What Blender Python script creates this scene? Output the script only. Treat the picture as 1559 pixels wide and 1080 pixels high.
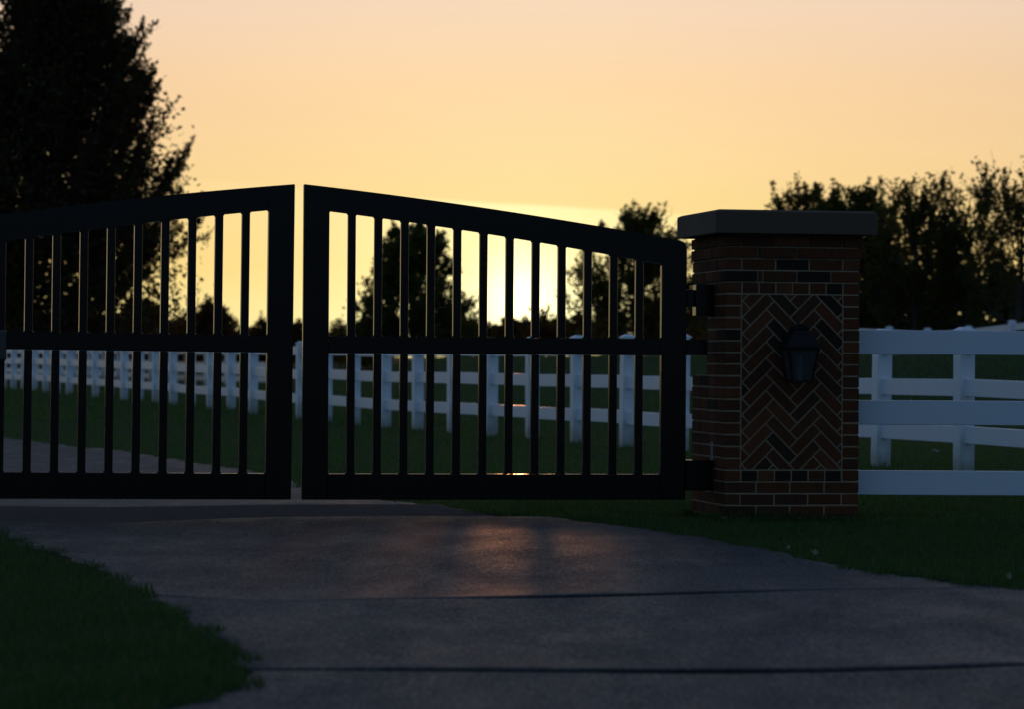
import bpy, bmesh, math, random
import numpy as np
from mathutils import Vector, Matrix

for o in list(bpy.data.objects):
    bpy.data.objects.remove(o)
SC = bpy.context.scene
COL = SC.collection
R = math.radians

# ------------------------------------------------------------------ camera
CAM_Z = 0.93
FPX = 4960.0                      # focal length in pixels of the 1559 px wide photograph
ROLL = R(0.4)
cam_d = bpy.data.cameras.new('camera')
cam = bpy.data.objects.new('camera', cam_d)
COL.objects.link(cam)
cam_d.sensor_width = 36.0
cam_d.lens = 36.0 * FPX / 1559.0
cam_d.clip_start = 0.1
cam_d.clip_end = 9000
cam.matrix_world = (Matrix.Translation((0, 0, CAM_Z)) @ Matrix.Rotation(math.pi / 2 + math.atan(6 / FPX), 4, 'X')
                    @ Matrix.Rotation(ROLL, 4, 'Z'))
cam_d.dof.use_dof = True
cam_d.dof.focus_distance = 19.0
cam_d.dof.aperture_fstop = 4.5
SC.camera = cam

# ------------------------------------------------------------------ world: dusk sky
SUN_EL, SUN_AZ = R(1.05), R(0.18)
SUN_DIR = Vector((math.sin(SUN_AZ) * math.cos(SUN_EL), math.cos(SUN_AZ) * math.cos(SUN_EL), math.sin(SUN_EL)))
world = bpy.data.worlds.new('World')
SC.world = world
world.use_nodes = True


class NT:
    """small helper to write node trees"""
    def __init__(self, tree):
        self.t = tree
        self.n = tree.nodes

    def add(self, typ, **kw):
        nd = self.n.new(typ)
        for k, v in kw.items():
            setattr(nd, k, v)
        return nd

    def put(self, sock, v):
        if isinstance(v, bpy.types.NodeSocket):
            self.t.links.new(v, sock)
        else:
            sock.default_value = v

    def math(self, op, a, b=None, c=None, clamp=False):
        nd = self.add('ShaderNodeMath', operation=op, use_clamp=clamp)
        self.put(nd.inputs[0], a)
        if b is not None:
            self.put(nd.inputs[1], b)
        if c is not None:
            self.put(nd.inputs[2], c)
        return nd.outputs[0]

    def vmath(self, op, a, b=None, scale=None):
        nd = self.add('ShaderNodeVectorMath', operation=op)
        self.put(nd.inputs[0], a)
        if b is not None:
            self.put(nd.inputs[1], b)
        if scale is not None:
            self.put(nd.inputs['Scale'], scale)
        return nd.outputs['Value'] if op in ('DOT_PRODUCT', 'LENGTH') else nd.outputs[0]

    def ramp(self, fac, stops, interp='LINEAR'):
        nd = self.add('ShaderNodeValToRGB')
        cr = nd.color_ramp
        cr.interpolation = interp
        while len(cr.elements) > 1:
            cr.elements.remove(cr.elements[-1])
        cr.elements[0].position = stops[0][0]
        cr.elements[0].color = (*stops[0][1], 1)
        for p, c in stops[1:]:
            cr.elements.new(p).color = (*c, 1)
        self.put(nd.inputs[0], fac)
        return nd.outputs[0]

    def mix(self, fac, a, b, mode='MIX'):
        nd = self.add('ShaderNodeMix', data_type='RGBA', blend_type=mode)
        self.put(nd.inputs[0], fac)
        self.put(nd.inputs[6], a if isinstance(a, bpy.types.NodeSocket) else (*a, 1))
        self.put(nd.inputs[7], b if isinstance(b, bpy.types.NodeSocket) else (*b, 1))
        return nd.outputs[2]

    def maprange(self, v, a, b, c, d, smooth=False):
        nd = self.add('ShaderNodeMapRange', interpolation_type='SMOOTHSTEP' if smooth else 'LINEAR')
        for i, x in enumerate((v, a, b, c, d)):
            self.put(nd.inputs[i], x)
        return nd.outputs[0]

    def noise(self, vec, scale, detail=4, rough=0.55, color=False):
        nd = self.add('ShaderNodeTexNoise')
        if vec is not None:
            self.put(nd.inputs['Vector'], vec)
        nd.inputs['Scale'].default_value = scale
        nd.inputs['Detail'].default_value = detail
        nd.inputs['Roughness'].default_value = rough
        return nd.outputs['Color' if color else 'Fac']


w = NT(world.node_tree)
bg = w.n['Background']
bg.inputs[1].default_value = 0.12
dirv = w.add('ShaderNodeTexCoord').outputs['Generated']
sep = w.add('ShaderNodeSeparateXYZ')
w.put(sep.inputs[0], dirv)
X_, Y_, Z_ = sep.outputs
zc = w.math('MAXIMUM', Z_, 0.0)
ps = lambda deg: math.sqrt(math.sin(R(deg)))
rz = w.math('SQRT', zc)
west = w.ramp(rz, [(ps(0), (.98, .70, .26)), (ps(.7), (.99, .80, .33)), (ps(1.6), (.98, .70, .25)), (ps(2.6), (.97, .70, .285)),
                   (ps(3.6), (1.0, .69, .34)), (ps(4.8), (.99, .675, .385)), (ps(6.2), (.95, .70, .505)), (ps(10), (.44, .43, .44)),
               (ps(20), (.19, .23, .32)), (ps(45), (.07, .12, .22)), (1, (.055, .095, .175))])
east = w.ramp(rz, [(0, (.075, .125, .20)), (ps(10), (.095, .165, .275)), (ps(45), (.08, .15, .27)), (1, (.06, .105, .19))])
hl = w.math('SQRT', w.math('MAXIMUM', w.math('SUBTRACT', 1.0, w.math('MULTIPLY', Z_, Z_)), 1e-4))
cosaz = w.math('DIVIDE', w.math('ADD', w.math('MULTIPLY', Y_, math.cos(SUN_AZ)), w.math('MULTIPLY', X_, math.sin(SUN_AZ))), hl)
wz = w.math('POWER', w.math('MAXIMUM', w.math('DIVIDE', w.math('ADD', cosaz, .04), 1.04), 0.0), 7.0, clamp=True)
grad = w.mix(wz, east, west)
# a little of the physical sky, compressed, blended in
sky = w.add('ShaderNodeTexSky', sky_type='NISHITA')
sky.sun_disc = False
sky.sun_elevation = R(2.0)
sky.sun_rotation = SUN_AZ
gam = w.add('ShaderNodeGamma')
w.put(gam.inputs[0], sky.outputs[0])
gam.inputs[1].default_value = 0.6
nish = w.vmath('SCALE', gam.outputs[0], scale=0.11)
base = w.mix(0.06, grad, nish)
# thin veil of high cloud: its lower, brighter half ends in a soft sloping edge
stretch = w.vmath('MULTIPLY', dirv, (5.0, 5.0, 55.0))
wob = w.noise(stretch, 1.6, 4, .5)
q = w.math('ADD', w.math('ADD', Z_, w.math('MULTIPLY', X_, .0635)), w.math('MULTIPLY', w.math('SUBTRACT', wob, .5), .004))
veil = w.maprange(q, .0462, .0492, 1.035, 1.0, True)
below = w.maprange(q, .0467, .0486, 1.0, .10, True)
streak = w.maprange(w.noise(w.vmath('MULTIPLY', dirv, (4.0, 4.0, 30.0)), 2.3, 5, .55), .3, .7, .988, 1.012)
base = w.vmath('SCALE', base, scale=w.math('MULTIPLY', veil, streak))
# aureole round the low sun
omd = w.math('SUBTRACT', 1.0, w.vmath('DOT_PRODUCT', dirv, tuple(SUN_DIR)))
def halo(sig, col):
    e = w.math('EXPONENT', w.math('MULTIPLY', omd, -2.0 / R(sig) ** 2))
    return w.vmath('SCALE', col, scale=e)
tot = w.vmath('ADD', base, halo(0.72, (1.1, .9, .58)))
tot = w.vmath('ADD', tot, w.vmath('SCALE', halo(3.2, (.14, .27, .20)), scale=below))
tot = w.vmath('ADD', tot, halo(5.0, (.05, .065, .03)))
w.put(bg.inputs[0], w.vmath('SCALE', tot, scale=1 / 0.12))

sun_d = bpy.data.lights.new('sun', 'SUN')
sun_d.energy = 0.22        # low red sun, most of it already lost in the haze
sun_d.angle = R(0.53)
sun_d.color = (1.0, 0.38, 0.14)
sun = bpy.data.objects.new('sun', sun_d)
COL.objects.link(sun)
sun.rotation_euler = SUN_DIR.to_track_quat('Z', 'Y').to_euler()

SC.view_settings.view_transform = 'Standard'
SC.view_settings.look = 'None'
SC.view_settings.exposure = 0.0
SC.view_settings.gamma = 1.0
SC.view_settings.use_curve_mapping = False
SC.render.engine = 'CYCLES'
SC.cycles.use_denoising = True
SC.cycles.max_bounces = 7
SC.cycles.diffuse_bounces = 3
SC.cycles.transmission_bounces = 5
SC.cycles.sample_clamp_indirect = 4.0

# ------------------------------------------------------------------ helpers
rng = np.random.default_rng(7)
random.seed(7)


def at(px, py, Y):
    """world point at depth Y seen at photograph pixel (px, py)"""
    dx, dy = px - 779.5, 540.0 - py
    lx = dx * math.cos(ROLL) - dy * math.sin(ROLL)
    ly = dx * math.sin(ROLL) + dy * math.cos(ROLL)
    return Vector((lx / FPX * Y, Y, CAM_Z + (ly + 6) / FPX * Y))


def sstep(a, b, x):
    t = np.clip((np.asarray(x, float) - a) / (b - a), 0, 1)
    return t * t * (3 - 2 * t)


def tz(x, y):
    """height of the ground"""
    x = np.asarray(x, float)
    y = np.asarray(y, float)
    s1 = sstep(-.065, -.012, x / np.maximum(y, 1))
    rise = .97 * s1 * sstep(40, 100, y)
    left = .10 * (1 - s1) * sstep(45, 65, y)
    rough = .010 * np.sin(x * 1.7 + y * .6) * np.sin(y * .9 - x * .4) + .02 * np.sin(x * .31 + 1) * np.sin(y * .23)
    near_r = .05 * sstep(1.5, 3.5, x) * sstep(20, 26, y)
    knoll = .27 * sstep(9.2, 10.8, x) * sstep(50, 64, y) + .85 * np.exp(-((y - 55) / 7.0) ** 2) * sstep(4.3, 6.2, x)
    return rise + left + near_r + knoll + rough * sstep(8, 14, y)


def obj(name, me, mat=None, parent=None):
    o = bpy.data.objects.new(name, me)
    COL.objects.link(o)
    if parent is not None:
        o.parent = parent
    if mat is not None and me is not None and not me.materials:
        me.materials.append(mat)
    return o


def thing(name, label, cat, loc=(0, 0, 0), rz=0, group=None):
    o = bpy.data.objects.new(name, None)
    COL.objects.link(o)
    o.location = loc
    o.rotation_euler = (0, 0, rz)
    o.empty_display_size = .2
    tag(o, label, cat, group)
    return o


def tag(o, label=None, cat=None, group=None, kind=None):
    if label:
        o['label'] = label
    if cat:
        o['category'] = cat
    if group:
        o['group'] = group
    if kind:
        o['kind'] = kind
    return o


def mesh(name, v, f, smooth=False):
    me = bpy.data.meshes.new(name)
    me.from_pydata([tuple(p) for p in v], [], f)
    me.update()
    if smooth:
        me.shade_smooth()
    return me


def mesh_np(name, verts, faces, smooth=False):
    """verts (n,3), faces (m,k) arrays"""
    me = bpy.data.meshes.new(name)
    m, k = faces.shape
    me.vertices.add(len(verts))
    me.vertices.foreach_set('co', verts.astype(np.float32).ravel())
    me.loops.add(m * k)
    me.loops.foreach_set('vertex_index', faces.astype(np.int32).ravel())
    me.polygons.add(m)
    me.polygons.foreach_set('loop_start', np.arange(0, m * k, k, dtype=np.int32))
    if smooth:
        me.polygons.foreach_set('use_smooth', np.ones(m, bool))
    me.update(calc_edges=True)
    me.validate()
    return me


class MB:
    """collects shapes, builds one mesh object"""
    def __init__(self):
        self.bm = bmesh.new()

    def prism(self, pts, a, b, axis='y'):
        """polygon pts in two axes extruded from a to b along axis"""
        f = {'y': lambda p, t: (p[0], t, p[1]), 'x': lambda p, t: (t, p[0], p[1]), 'z': lambda p, t: (p[0], p[1], t)}[axis]
        va = [self.bm.verts.new(f(p, a)) for p in pts]
        vb = [self.bm.verts.new(f(p, b)) for p in pts]
        self.bm.faces.new(va)
        self.bm.faces.new(vb[::-1])
        n = len(pts)
        for i in range(n):
            self.bm.faces.new((va[i], vb[i], vb[(i + 1) % n], va[(i + 1) % n]))
        return self

    def box(self, x0, x1, y0, y1, z0, z1):
        return self.prism([(x0, z0), (x1, z0), (x1, z1), (x0, z1)], y0, y1)

    def frustum(self, c, w0, d0, z0, w1, d1, z1):
        """square frustum"""
        q = lambda w_, d_, z: [self.bm.verts.new((c[0] + sx * w_ / 2, c[1] + sy * d_ / 2, z)) for sx, sy in ((-1, -1), (1, -1), (1, 1), (-1, 1))]
        a, b = q(w0, d0, z0), q(w1, d1, z1)
        self.bm.faces.new(a[::-1])
        self.bm.faces.new(b)
        for i in range(4):
            self.bm.faces.new((a[i], a[(i + 1) % 4], b[(i + 1) % 4], b[i]))
        return self

    def tube(self, pts, rads, n=8):
        rings = []
        for i, p in enumerate(pts):
            p = Vector(p)
            d = (Vector(pts[min(i + 1, len(pts) - 1)]) - Vector(pts[max(i - 1, 0)])).normalized()
            u = d.orthogonal().normalized()
            v = d.cross(u)
            rings.append([self.bm.verts.new(p + (u * math.cos(k * 2 * math.pi / n) + v * math.sin(k * 2 * math.pi / n)) * rads[i]) for k in range(n)])
        for a, b in zip(rings, rings[1:]):
            for k in range(n):
                self.bm.faces.new((a[k], a[(k + 1) % n], b[(k + 1) % n], b[k]))
        self.bm.faces.new(rings[0][::-1])
        self.bm.faces.new(rings[-1])
        return self

    def ball(self, c, r, seg=8):
        m = bmesh.ops.create_uvsphere(self.bm, u_segments=seg, v_segments=max(4, seg // 2), radius=r)
        bmesh.ops.translate(self.bm, verts=m['verts'], vec=c)
        return self

    def mesh(self, name, bevel=0, seg=1, smooth=False):
        bmesh.ops.recalc_face_normals(self.bm, faces=self.bm.faces)
        if bevel:
            bmesh.ops.bevel(self.bm, geom=list(self.bm.edges), offset=bevel, segments=seg, affect='EDGES', profile=.5)
        me = bpy.data.meshes.new(name)
        self.bm.to_mesh(me)
        self.bm.free()
        if smooth:
            me.shade_smooth()
        return me

    def build(self, name, mat, parent=None, bevel=0, seg=1, smooth=False):
        return obj(name, self.mesh(name, bevel, seg, smooth), mat, parent)


# ------------------------------------------------------------------ materials
def mat_new(name):
    m = bpy.data.materials.new(name)
    m.use_nodes = True
    t = NT(m.node_tree)
    return m, t, t.n['Principled BSDF']


def simple_mat(name, col, rough=.5, var=.12, scale=12, bump=0, bscale=80, metal=0, spec=.5, coat=0):
    m, t, p = mat_new(name)
    co = t.add('ShaderNodeTexCoord').outputs['Object']
    n = t.noise(co, scale, 5, .6)
    c = t.mix(n, tuple(x * (1 - var) for x in col), tuple(min(1, x * (1 + var)) for x in col))
    t.put(p.inputs['Base Color'], c)
    t.put(p.inputs['Roughness'], t.maprange(n, .3, .7, rough * .88, min(1, rough * 1.12)))
    p.inputs['Metallic'].default_value = metal
    p.inputs['Specular IOR Level'].default_value = spec
    if bump:
        b = t.add('ShaderNodeBump')
        b.inputs['Strength'].default_value = bump
        b.inputs['Distance'].default_value = .004
        t.put(b.inputs['Height'], t.noise(co, bscale, 4, .6))
        t.put(p.inputs['Normal'], b.outputs[0])
    return m


M_BLACK = simple_mat('black_powder_coat', (.008, .0055, .003), .20, .15, 30, .02, 400, spec=.22)
M_HINGE = simple_mat('black_steel', (.006, .0045, .003), .18, .2, 40, .05, 200, spec=.25)
M_WELD = simple_mat('painted_weld', (.02, .02, .02), .15, .1, 60)
M_RAIL = simple_mat('white_rail_vinyl', (.84, .87, .90), .30, .03, 3.0, .03, 60)
M_VINYL = simple_mat('white_vinyl', (.70, .765, .83), .24, .035, 3.0, .03, 60)
M_POST = simple_mat('weathered_white_vinyl', (.86, .90, .93), .32, .04, 3.0, .03, 60)
t = NT(M_POST.node_tree)
p = t.n['Principled BSDF']
src = p.inputs['Base Color'].links[0].from_socket
co = t.add('ShaderNodeTexCoord').outputs['Object']
sp = t.add('ShaderNodeSeparateXYZ')
t.put(sp.inputs[0], co)
oi_ = t.add('ShaderNodeObjectInfo').outputs['Random']
nn = t.noise(t.vmath('ADD', co, t.vmath('SCALE', (9.0, 5.0, 3.0), scale=oi_)), 7, 5, .6)
dirt = t.maprange(t.math('ADD', sp.outputs[2], t.math('MULTIPLY', nn, -.35)), -.12, .14, .7, 0.0)
streaks = t.maprange(t.noise(t.vmath('MULTIPLY', co, (30.0, 30.0, 1.2)), 1.0, 3, .6), .6, .75, 0, .18)
t.put(p.inputs['Base Color'], t.mix(t.math('MAXIMUM', dirt, streaks), src, (.20, .21, .13)))
M_MORTAR = simple_mat('mortar', (.34, .25, .155), .9, .15, 40, .6, 160)
M_CAP = simple_mat('cast_stone', (.105, .070, .043), .85, .18, 9, .5, 90)
M_BOX = simple_mat('grey_housing', (.045, .042, .040), .45, .1, 10)
M_LAMP = simple_mat('black_lantern_metal', (.009, .0085, .008), .5, .2, 40, spec=.2)
M_CANDLE = simple_mat('candle_sleeve', (.42, .40, .37), .5, .1, 20)
M_DRYLEAF = simple_mat('dry_leaf', (.32, .27, .19), .7, .3, 60)
M_BARK = simple_mat('bark', (.075, .055, .04), .9, .35, 14, .8, 30)
M_STEEL = simple_mat('zinc_steel', (.30, .30, .30), .35, .1, 40, metal=.8)

# brick: colour differs from brick to brick
M_BRICK, t, p = mat_new('brick')
co = t.add('ShaderNodeTexCoord').outputs['Object']
oi = t.add('ShaderNodeObjectInfo').outputs['Random']
bc = t.ramp(oi, [(0, (.17, .062, .034)), (.25, (.20, .066, .036)), (.45, (.15, .058, .036)), (.62, (.235, .082, .042)),
                 (.78, (.13, .055, .036)), (.88, (.075, .042, .030)), (.94, (.050, .031, .024)), (1, (.18, .06, .034))], 'CONSTANT')
rnd = t.vmath('ADD', co, t.vmath('SCALE', (37.0, 11.0, 23.0), scale=oi))
n1 = t.noise(rnd, 26, 6, .65)
n2 = t.noise(rnd, 140, 3, .6)
c = t.mix(t.maprange(n1, .35, .7, 0, .55), bc, t.vmath('SCALE', bc, scale=.45))
c = t.mix(t.maprange(n2, .62, .72, 0, .35), c, (.16, .125, .09))
c = t.vmath('MULTIPLY', c, (.66, .70, .57))
t.put(p.inputs['Base Color'], c)
p.inputs['Roughness'].default_value = .9
p.inputs['Specular IOR Level'].default_value = .12
b = t.add('ShaderNodeBump')
b.inputs['Strength'].default_value = .7
b.inputs['Distance'].default_value = .003
t.put(b.inputs['Height'], t.math('ADD', n1, n2))
t.put(p.inputs['Normal'], b.outputs[0])

# glass of the lantern
M_GLASS, t, p = mat_new('lantern_glass')
p.inputs['Base Color'].default_value = (.40, .41, .42, 1)      # dusty, slightly frosted
p.inputs['Transmission Weight'].default_value = .90
p.inputs['Roughness'].default_value = .14
p.inputs['IOR'].default_value = 1.3
p.inputs['Specular IOR Level'].default_value = .5

# driveway concrete / asphalt
M_SLAB, t, p = mat_new('worn_paving')
co = t.add('ShaderNodeTexCoord').outputs['Object']
big = t.noise(co, .55, 5, .55)
mid = t.noise(t.vmath('MULTIPLY', co, (1.0, .35, 1.0)), 3.2, 6, .62)
brm = t.vmath('MULTIPLY', co, (1.0, .20, 1.0))            # the broom finish runs along the drive
fine = t.noise(brm, 70, 4, .75)
grain = t.noise(brm, 190, 2, .6)
pit = t.add('ShaderNodeTexVoronoi')
pit.inputs['Scale'].default_value = 16
t.put(pit.inputs['Vector'], t.vmath('ADD', t.vmath('MULTIPLY', co, (1.0, .30, 1.0)), t.vmath('SCALE', t.noise(co, 9, 3, .6, True), scale=.12)))
c = t.mix(t.maprange(big, .36, .64, 0, 1), (.010, .014, .018), (.029, .035, .041))
c = t.mix(t.maprange(mid, .35, .75, 0, .6), c, (.013, .015, .018))
c = t.mix(t.maprange(fine, .50, .70, 0, .7), c, (.105, .105, .105))
c = t.mix(t.maprange(fine, .48, .30, 0, .8), c, (.008, .008, .008))
c = t.mix(t.maprange(grain, .55, .75, 0, .5), c, (.12, .12, .12))
pits = t.math('MULTIPLY', t.maprange(pit.outputs['Distance'], .14, .26, 1, 0), t.maprange(t.noise(co, 1.3, 3, .5), .48, .62, 0, 1))
c = t.mix(pits, c, (.004, .004, .004))
# tyre marks / oil: darker wandering streaks along the drive
stk = t.noise(t.vmath('MULTIPLY', co, (2.2, .12, 1.0)), 1.4, 3, .5)
c = t.mix(t.maprange(stk, .55, .72, 0, .5), c, (.016, .016, .017))
vc = t.add('ShaderNodeTexVoronoi', feature='DISTANCE_TO_EDGE')
vc.inputs['Scale'].default_value = .55
t.put(vc.inputs['Vector'], t.vmath('ADD', co, t.vmath('SCALE', t.noise(co, 2.5, 4, .6, True), scale=.5)))
crk = t.math('MULTIPLY', t.maprange(vc.outputs['Distance'], .004, .012, 1, 0), t.maprange(big, .5, .6, 0, .8))
c = t.mix(crk, c, (.006, .006, .006))
t.put(p.inputs['Base Color'], c)
t.put(p.inputs['Roughness'], t.math('ADD', t.maprange(mid, .3, .7, .48, .66), t.maprange(fine, .35, .65, .10, -.04)))
p.inputs['Specular IOR Level'].default_value = .18
b = t.add('ShaderNodeBump')
b.inputs['Strength'].default_value = .30
b.inputs['Distance'].default_value = .004
t.put(b.inputs['Height'], t.math('ADD', t.math('ADD', fine, t.math('MULTIPLY', grain, .5)), t.math('MULTIPLY', t.math('ADD', crk, pits), -.8)))
t.put(p.inputs['Normal'], b.outputs[0])
M_STRIP = simple_mat('dark_slab_strip', (.020, .021, .023), .85, .35, 14, .5, 60, spec=.12)  # darker, rougher surface for the one narrow slab under the gate
M_JOINT = simple_mat('joint_filler', (.02, .02, .02), .95, .3, 20)

# soil and turf under the blades
M_GROUND, t, p = mat_new('turf')
co = t.add('ShaderNodeTexCoord').outputs['Object']
g1 = t.noise(co, .18, 6, .6)
g2 = t.noise(co, 9, 5, .65)
c = t.mix(g1, (.017, .040, .012), (.028, .056, .017))
c = t.mix(t.maprange(g2, .45, .7, 0, .6), c, (.030, .040, .015))
t.put(p.inputs['Base Color'], c)
p.inputs['Roughness'].default_value = .95
p.inputs['Specular IOR Level'].default_value = .1
b = t.add('ShaderNodeBump')
b.inputs['Strength'].default_value = .8
b.inputs['Distance'].default_value = .05
t.put(b.inputs['Height'], g2)
t.put(p.inputs['Normal'], b.outputs[0])


def leaf_mat(name, cols, trans=.35, rough=.5):
    m, t, p = mat_new(name)
    geo = t.add('ShaderNodeNewGeometry')
    rand = geo.outputs['Random Per Island']
    c = t.ramp(rand, [(i / (len(cols) - 1), cc) for i, cc in enumerate(cols)])
    t.put(p.inputs['Base Color'], c)
    p.inputs['Roughness'].default_value = rough
    p.inputs['Specular IOR Level'].default_value = .08
    tr = t.add('ShaderNodeBsdfTranslucent')
    t.put(tr.inputs[0], t.vmath('MULTIPLY', c, (1.5, 1.25, .6)))
    mx = t.add('ShaderNodeMixShader')
    mx.inputs[0].default_value = trans
    t.put(mx.inputs[1], p.outputs[0])
    t.put(mx.inputs[2], tr.outputs[0])
    t.put(t.n['Material Output'].inputs[0], mx.outputs[0])
    return m


M_GRASS = leaf_mat('grass_blade', [(.032, .085, .022), (.045, .105, .027), (.055, .118, .032), (.075, .115, .038), (.12, .12, .055)], .3)
M_GRASS_BACKLIT = leaf_mat('grass_blade_backlit', [(.060, .130, .034), (.075, .150, .040), (.085, .160, .046), (.10, .145, .05), (.15, .15, .07)], .35)  # lawn grass again, its backlit brightness behind the gate put into the colour
M_LEAF_A = leaf_mat('leaf_dark_maple', [(.040, .045, .018), (.055, .055, .020), (.070, .050, .022), (.090, .045, .024)], .35)
M_LEAF_B = leaf_mat('leaf_green', [(.055, .075, .018), (.08, .095, .022), (.11, .105, .026)], .45)
M_LEAF_C = leaf_mat('leaf_yellowing', [(.065, .075, .018), (.09, .09, .020), (.14, .10, .024), (.10, .07, .020)], .5)
M_LEAF_D = leaf_mat('leaf_far', [(.08, .045, .020), (.13, .065, .025), (.17, .07, .025)], .5)

# ------------------------------------------------------------------ driveway outline (metres)
LEFT_E = np.array([(3.0, -9.0), (6.2, -4.2), (7.3, -2.3), (8.1, -1.15), (8.62, -.83), (9.2, -.755), (9.67, -.78), (11.05, -1.06), (12.37, -1.38),
                   (14.26, -1.83), (17.0, -2.68), (19, -3.4), (22, -4.5), (26, -6.3), (31, -9.3), (37, -14), (44, -21), (52, -31)])
RIGHT_E = np.array([(3.0, 9.0), (8, 5.6), (10.6, 3.6), (12.0, 2.6), (13.05, 2.05), (13.8, 1.80), (14.5, 1.52), (15.95, 1.18), (17.7, .78), (18.8, .31),
                    (19.3, -.05), (20.9, -.76), (22.2, -1.25), (25.8, -2.0), (31.1, -3.7), (36.2, -5.75), (43, -11.0), (52, -22)])


def xl(y):
    return np.interp(y, LEFT_E[:, 0], LEFT_E[:, 1])


def xr(y):
    return np.interp(y, RIGHT_E[:, 0], RIGHT_E[:, 1])


def on_drive(x, y, pad=0.0):
    return (x > xl(y) - pad) & (x < xr(y) + pad) & (y > 3) & (y < 52)


# ------------------------------------------------------------------ ground: one sheet to the horizon
def axis(lo, hi, step, far_lo, far_hi, grow=1.25):
    a = list(np.arange(lo, hi + 1e-6, step))
    s = step
    while a[-1] < far_hi:
        s *= grow
        a.append(a[-1] + s)
    s = step
    b = []
    cur = lo
    while cur > far_lo:
        s *= grow
        cur -= s
        b.append(cur)
    return np.array(b[::-1] + a)


gx = axis(-6.5, 6.5, .13, -2500, 2500, 1.10)
gy = axis(3, 46, .17, -400, 5000, 1.08)
GX, GY = np.meshgrid(gx, gy)
GZ = tz(GX, GY)
GZ = np.where(on_drive(GX, GY, -.04), np.minimum(GZ, 0) - .10, GZ + .004)
idx = np.arange(GX.size).reshape(GX.shape)
fc = np.stack([idx[:-1, :-1], idx[:-1, 1:], idx[1:, 1:], idx[1:, :-1]], -1).reshape(-1, 4)
ground = obj('ground', mesh_np('ground', np.stack([GX, GY, GZ], -1).reshape(-1, 3), fc, True), M_GROUND)
tag(ground, 'dark mown lawn and field stretching to the tree line', kind='structure')

# ------------------------------------------------------------------ driveway: base of joint filler + slabs
# (distance, slope, dip of the far slab's near end, step of that end)
JOINTS = [(3.2, .02, .005, 0), (6.5, .12, .01, .004), (9.64, .215, .0, .016), (12.78, .112, .0, .013), (18.95, .12, .030, .0), (20.3, .11, .004, .002), (22.9, .10, .012, .004),
          (27.4, .0, .01, .004), (31.5, -.1, .01, .003), (36.5, -.2, .01, 0), (43, -.3, .01, 0), (51.5, -.4, 0, 0)]


def joint_dev(j, x):
    """the joints wander a little from the straight line"""
    if abs(j[0] - 12.78) < .01:
        return -.26 * math.exp(-((x + .95) / .38) ** 2) + .24 * float(sstep(.4, 2.2, x))
    if abs(j[0] - 18.95) < .01:
        return -.45 * math.exp(-((x + 2.35) / .5) ** 2) - .25 * float(sstep(-2.0, -3.0, x))
    return .03 * math.sin(x * 1.9 + j[0])


def drive_z(x, y):
    return (.010 * np.sin(x * 1.15 + y * .35 + .5) + .007 * np.sin(y * 1.3 - x * .5) + .005 * np.sin(x * 2.3 + 1.3 + y * .8)) * sstep(30, 20, y) + .012 * sstep(20, 26, y)


def edge_x(fn, yc, sl):
    x = 0.0
    for _ in range(12):
        x = float(fn(yc + sl * x))
    return x


def band_mesh(name, j0, j1, gap, lip, nu, nv, dz, mat=None):
    V = []
    for iv in range(nv + 1):
        v = iv / nv
        # more rows near both ends, where the slab is curled
        v = .5 - .5 * math.cos(math.pi * v)
        yc = (j0[0] + gap) * (1 - v) + (j1[0] - gap) * v
        sl = j0[1] * (1 - v) + j1[1] * v
        a, b_ = edge_x(xl, yc, sl), edge_x(xr, yc, sl)
        L = j1[0] - j0[0]
        for iu in range(nu + 1):
            u = iu / nu
            x = a * (1 - u) + b_ * u
            y = yc + sl * x + (joint_dev(j0, x) * (1 - v) ** 2 + joint_dev(j1, x) * v ** 2 if lip else 0)
            d0, d1 = v * L, (1 - v) * L
            z = float(drive_z(x, y)) + dz
            if lip:
                z += -j0[2] * math.exp(-(d0 / .75) ** 2) * (1 + .35 * math.sin(x * 1.6 + j0[0])) + j0[3] * math.exp(-d0 / .25) * (1 + .4 * math.sin(x * 2.3 + j0[0] * 2)) + .010 * math.exp(-d1 / .7)
                z -= .008 * max(0, 1 - min(d0, d1) / .02)
                wob = .010 * math.sin(x * 3.1 + j0[0] * 3) + .008 * math.sin(x * 7.7 + j0[0])
                y += wob * max(0, 1 - min(d0, d1) / .6)
                # the edges of the paving crumble
                e = min(u, 1 - u)
                if e < 1e-6:
                    x += (.025 * math.sin(y * 5.3) + .018 * math.sin(y * 13.1)) * (-1 if u < .5 else 1)
            V.append((x, y, z))
    W = nu + 1
    F = [(i * W + k, i * W + k + 1, (i + 1) * W + k + 1, (i + 1) * W + k) for i in range(nv) for k in range(nu)]
    # skirt
    loop = [k for k in range(W)] + [i * W + nu for i in range(1, nv + 1)] + [nv * W + k for k in range(nu - 1, -1, -1)] + [i * W for i in range(nv - 1, 0, -1)]
    n0 = len(V)
    V += [(V[i][0], V[i][1], V[i][2] - .09) for i in loop]
    n = len(loop)
    F += [(loop[i], n0 + i, n0 + (i + 1) % n, loop[(i + 1) % n]) for i in range(n)]
    me = mesh(name, V, F, True)
    if lip:
        me.materials.append(mat or M_SLAB)
        me.materials.append(M_JOINT)
        for p_ in list(me.polygons)[-n:]:
            p_.material_index = 1
            p_.use_smooth = False
    return me


drive = obj('driveway', band_mesh('driveway', JOINTS[0], JOINTS[-1], 0, False, 10, 160, -.055), M_JOINT)
tag(drive, 'grey paved driveway curving away to the left under the gate', kind='structure')
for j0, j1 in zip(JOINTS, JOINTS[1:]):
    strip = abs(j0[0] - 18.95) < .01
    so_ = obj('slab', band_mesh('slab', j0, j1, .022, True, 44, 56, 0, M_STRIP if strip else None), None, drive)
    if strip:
        so_['label'] = 'narrow darker strip under the gate'

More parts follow.
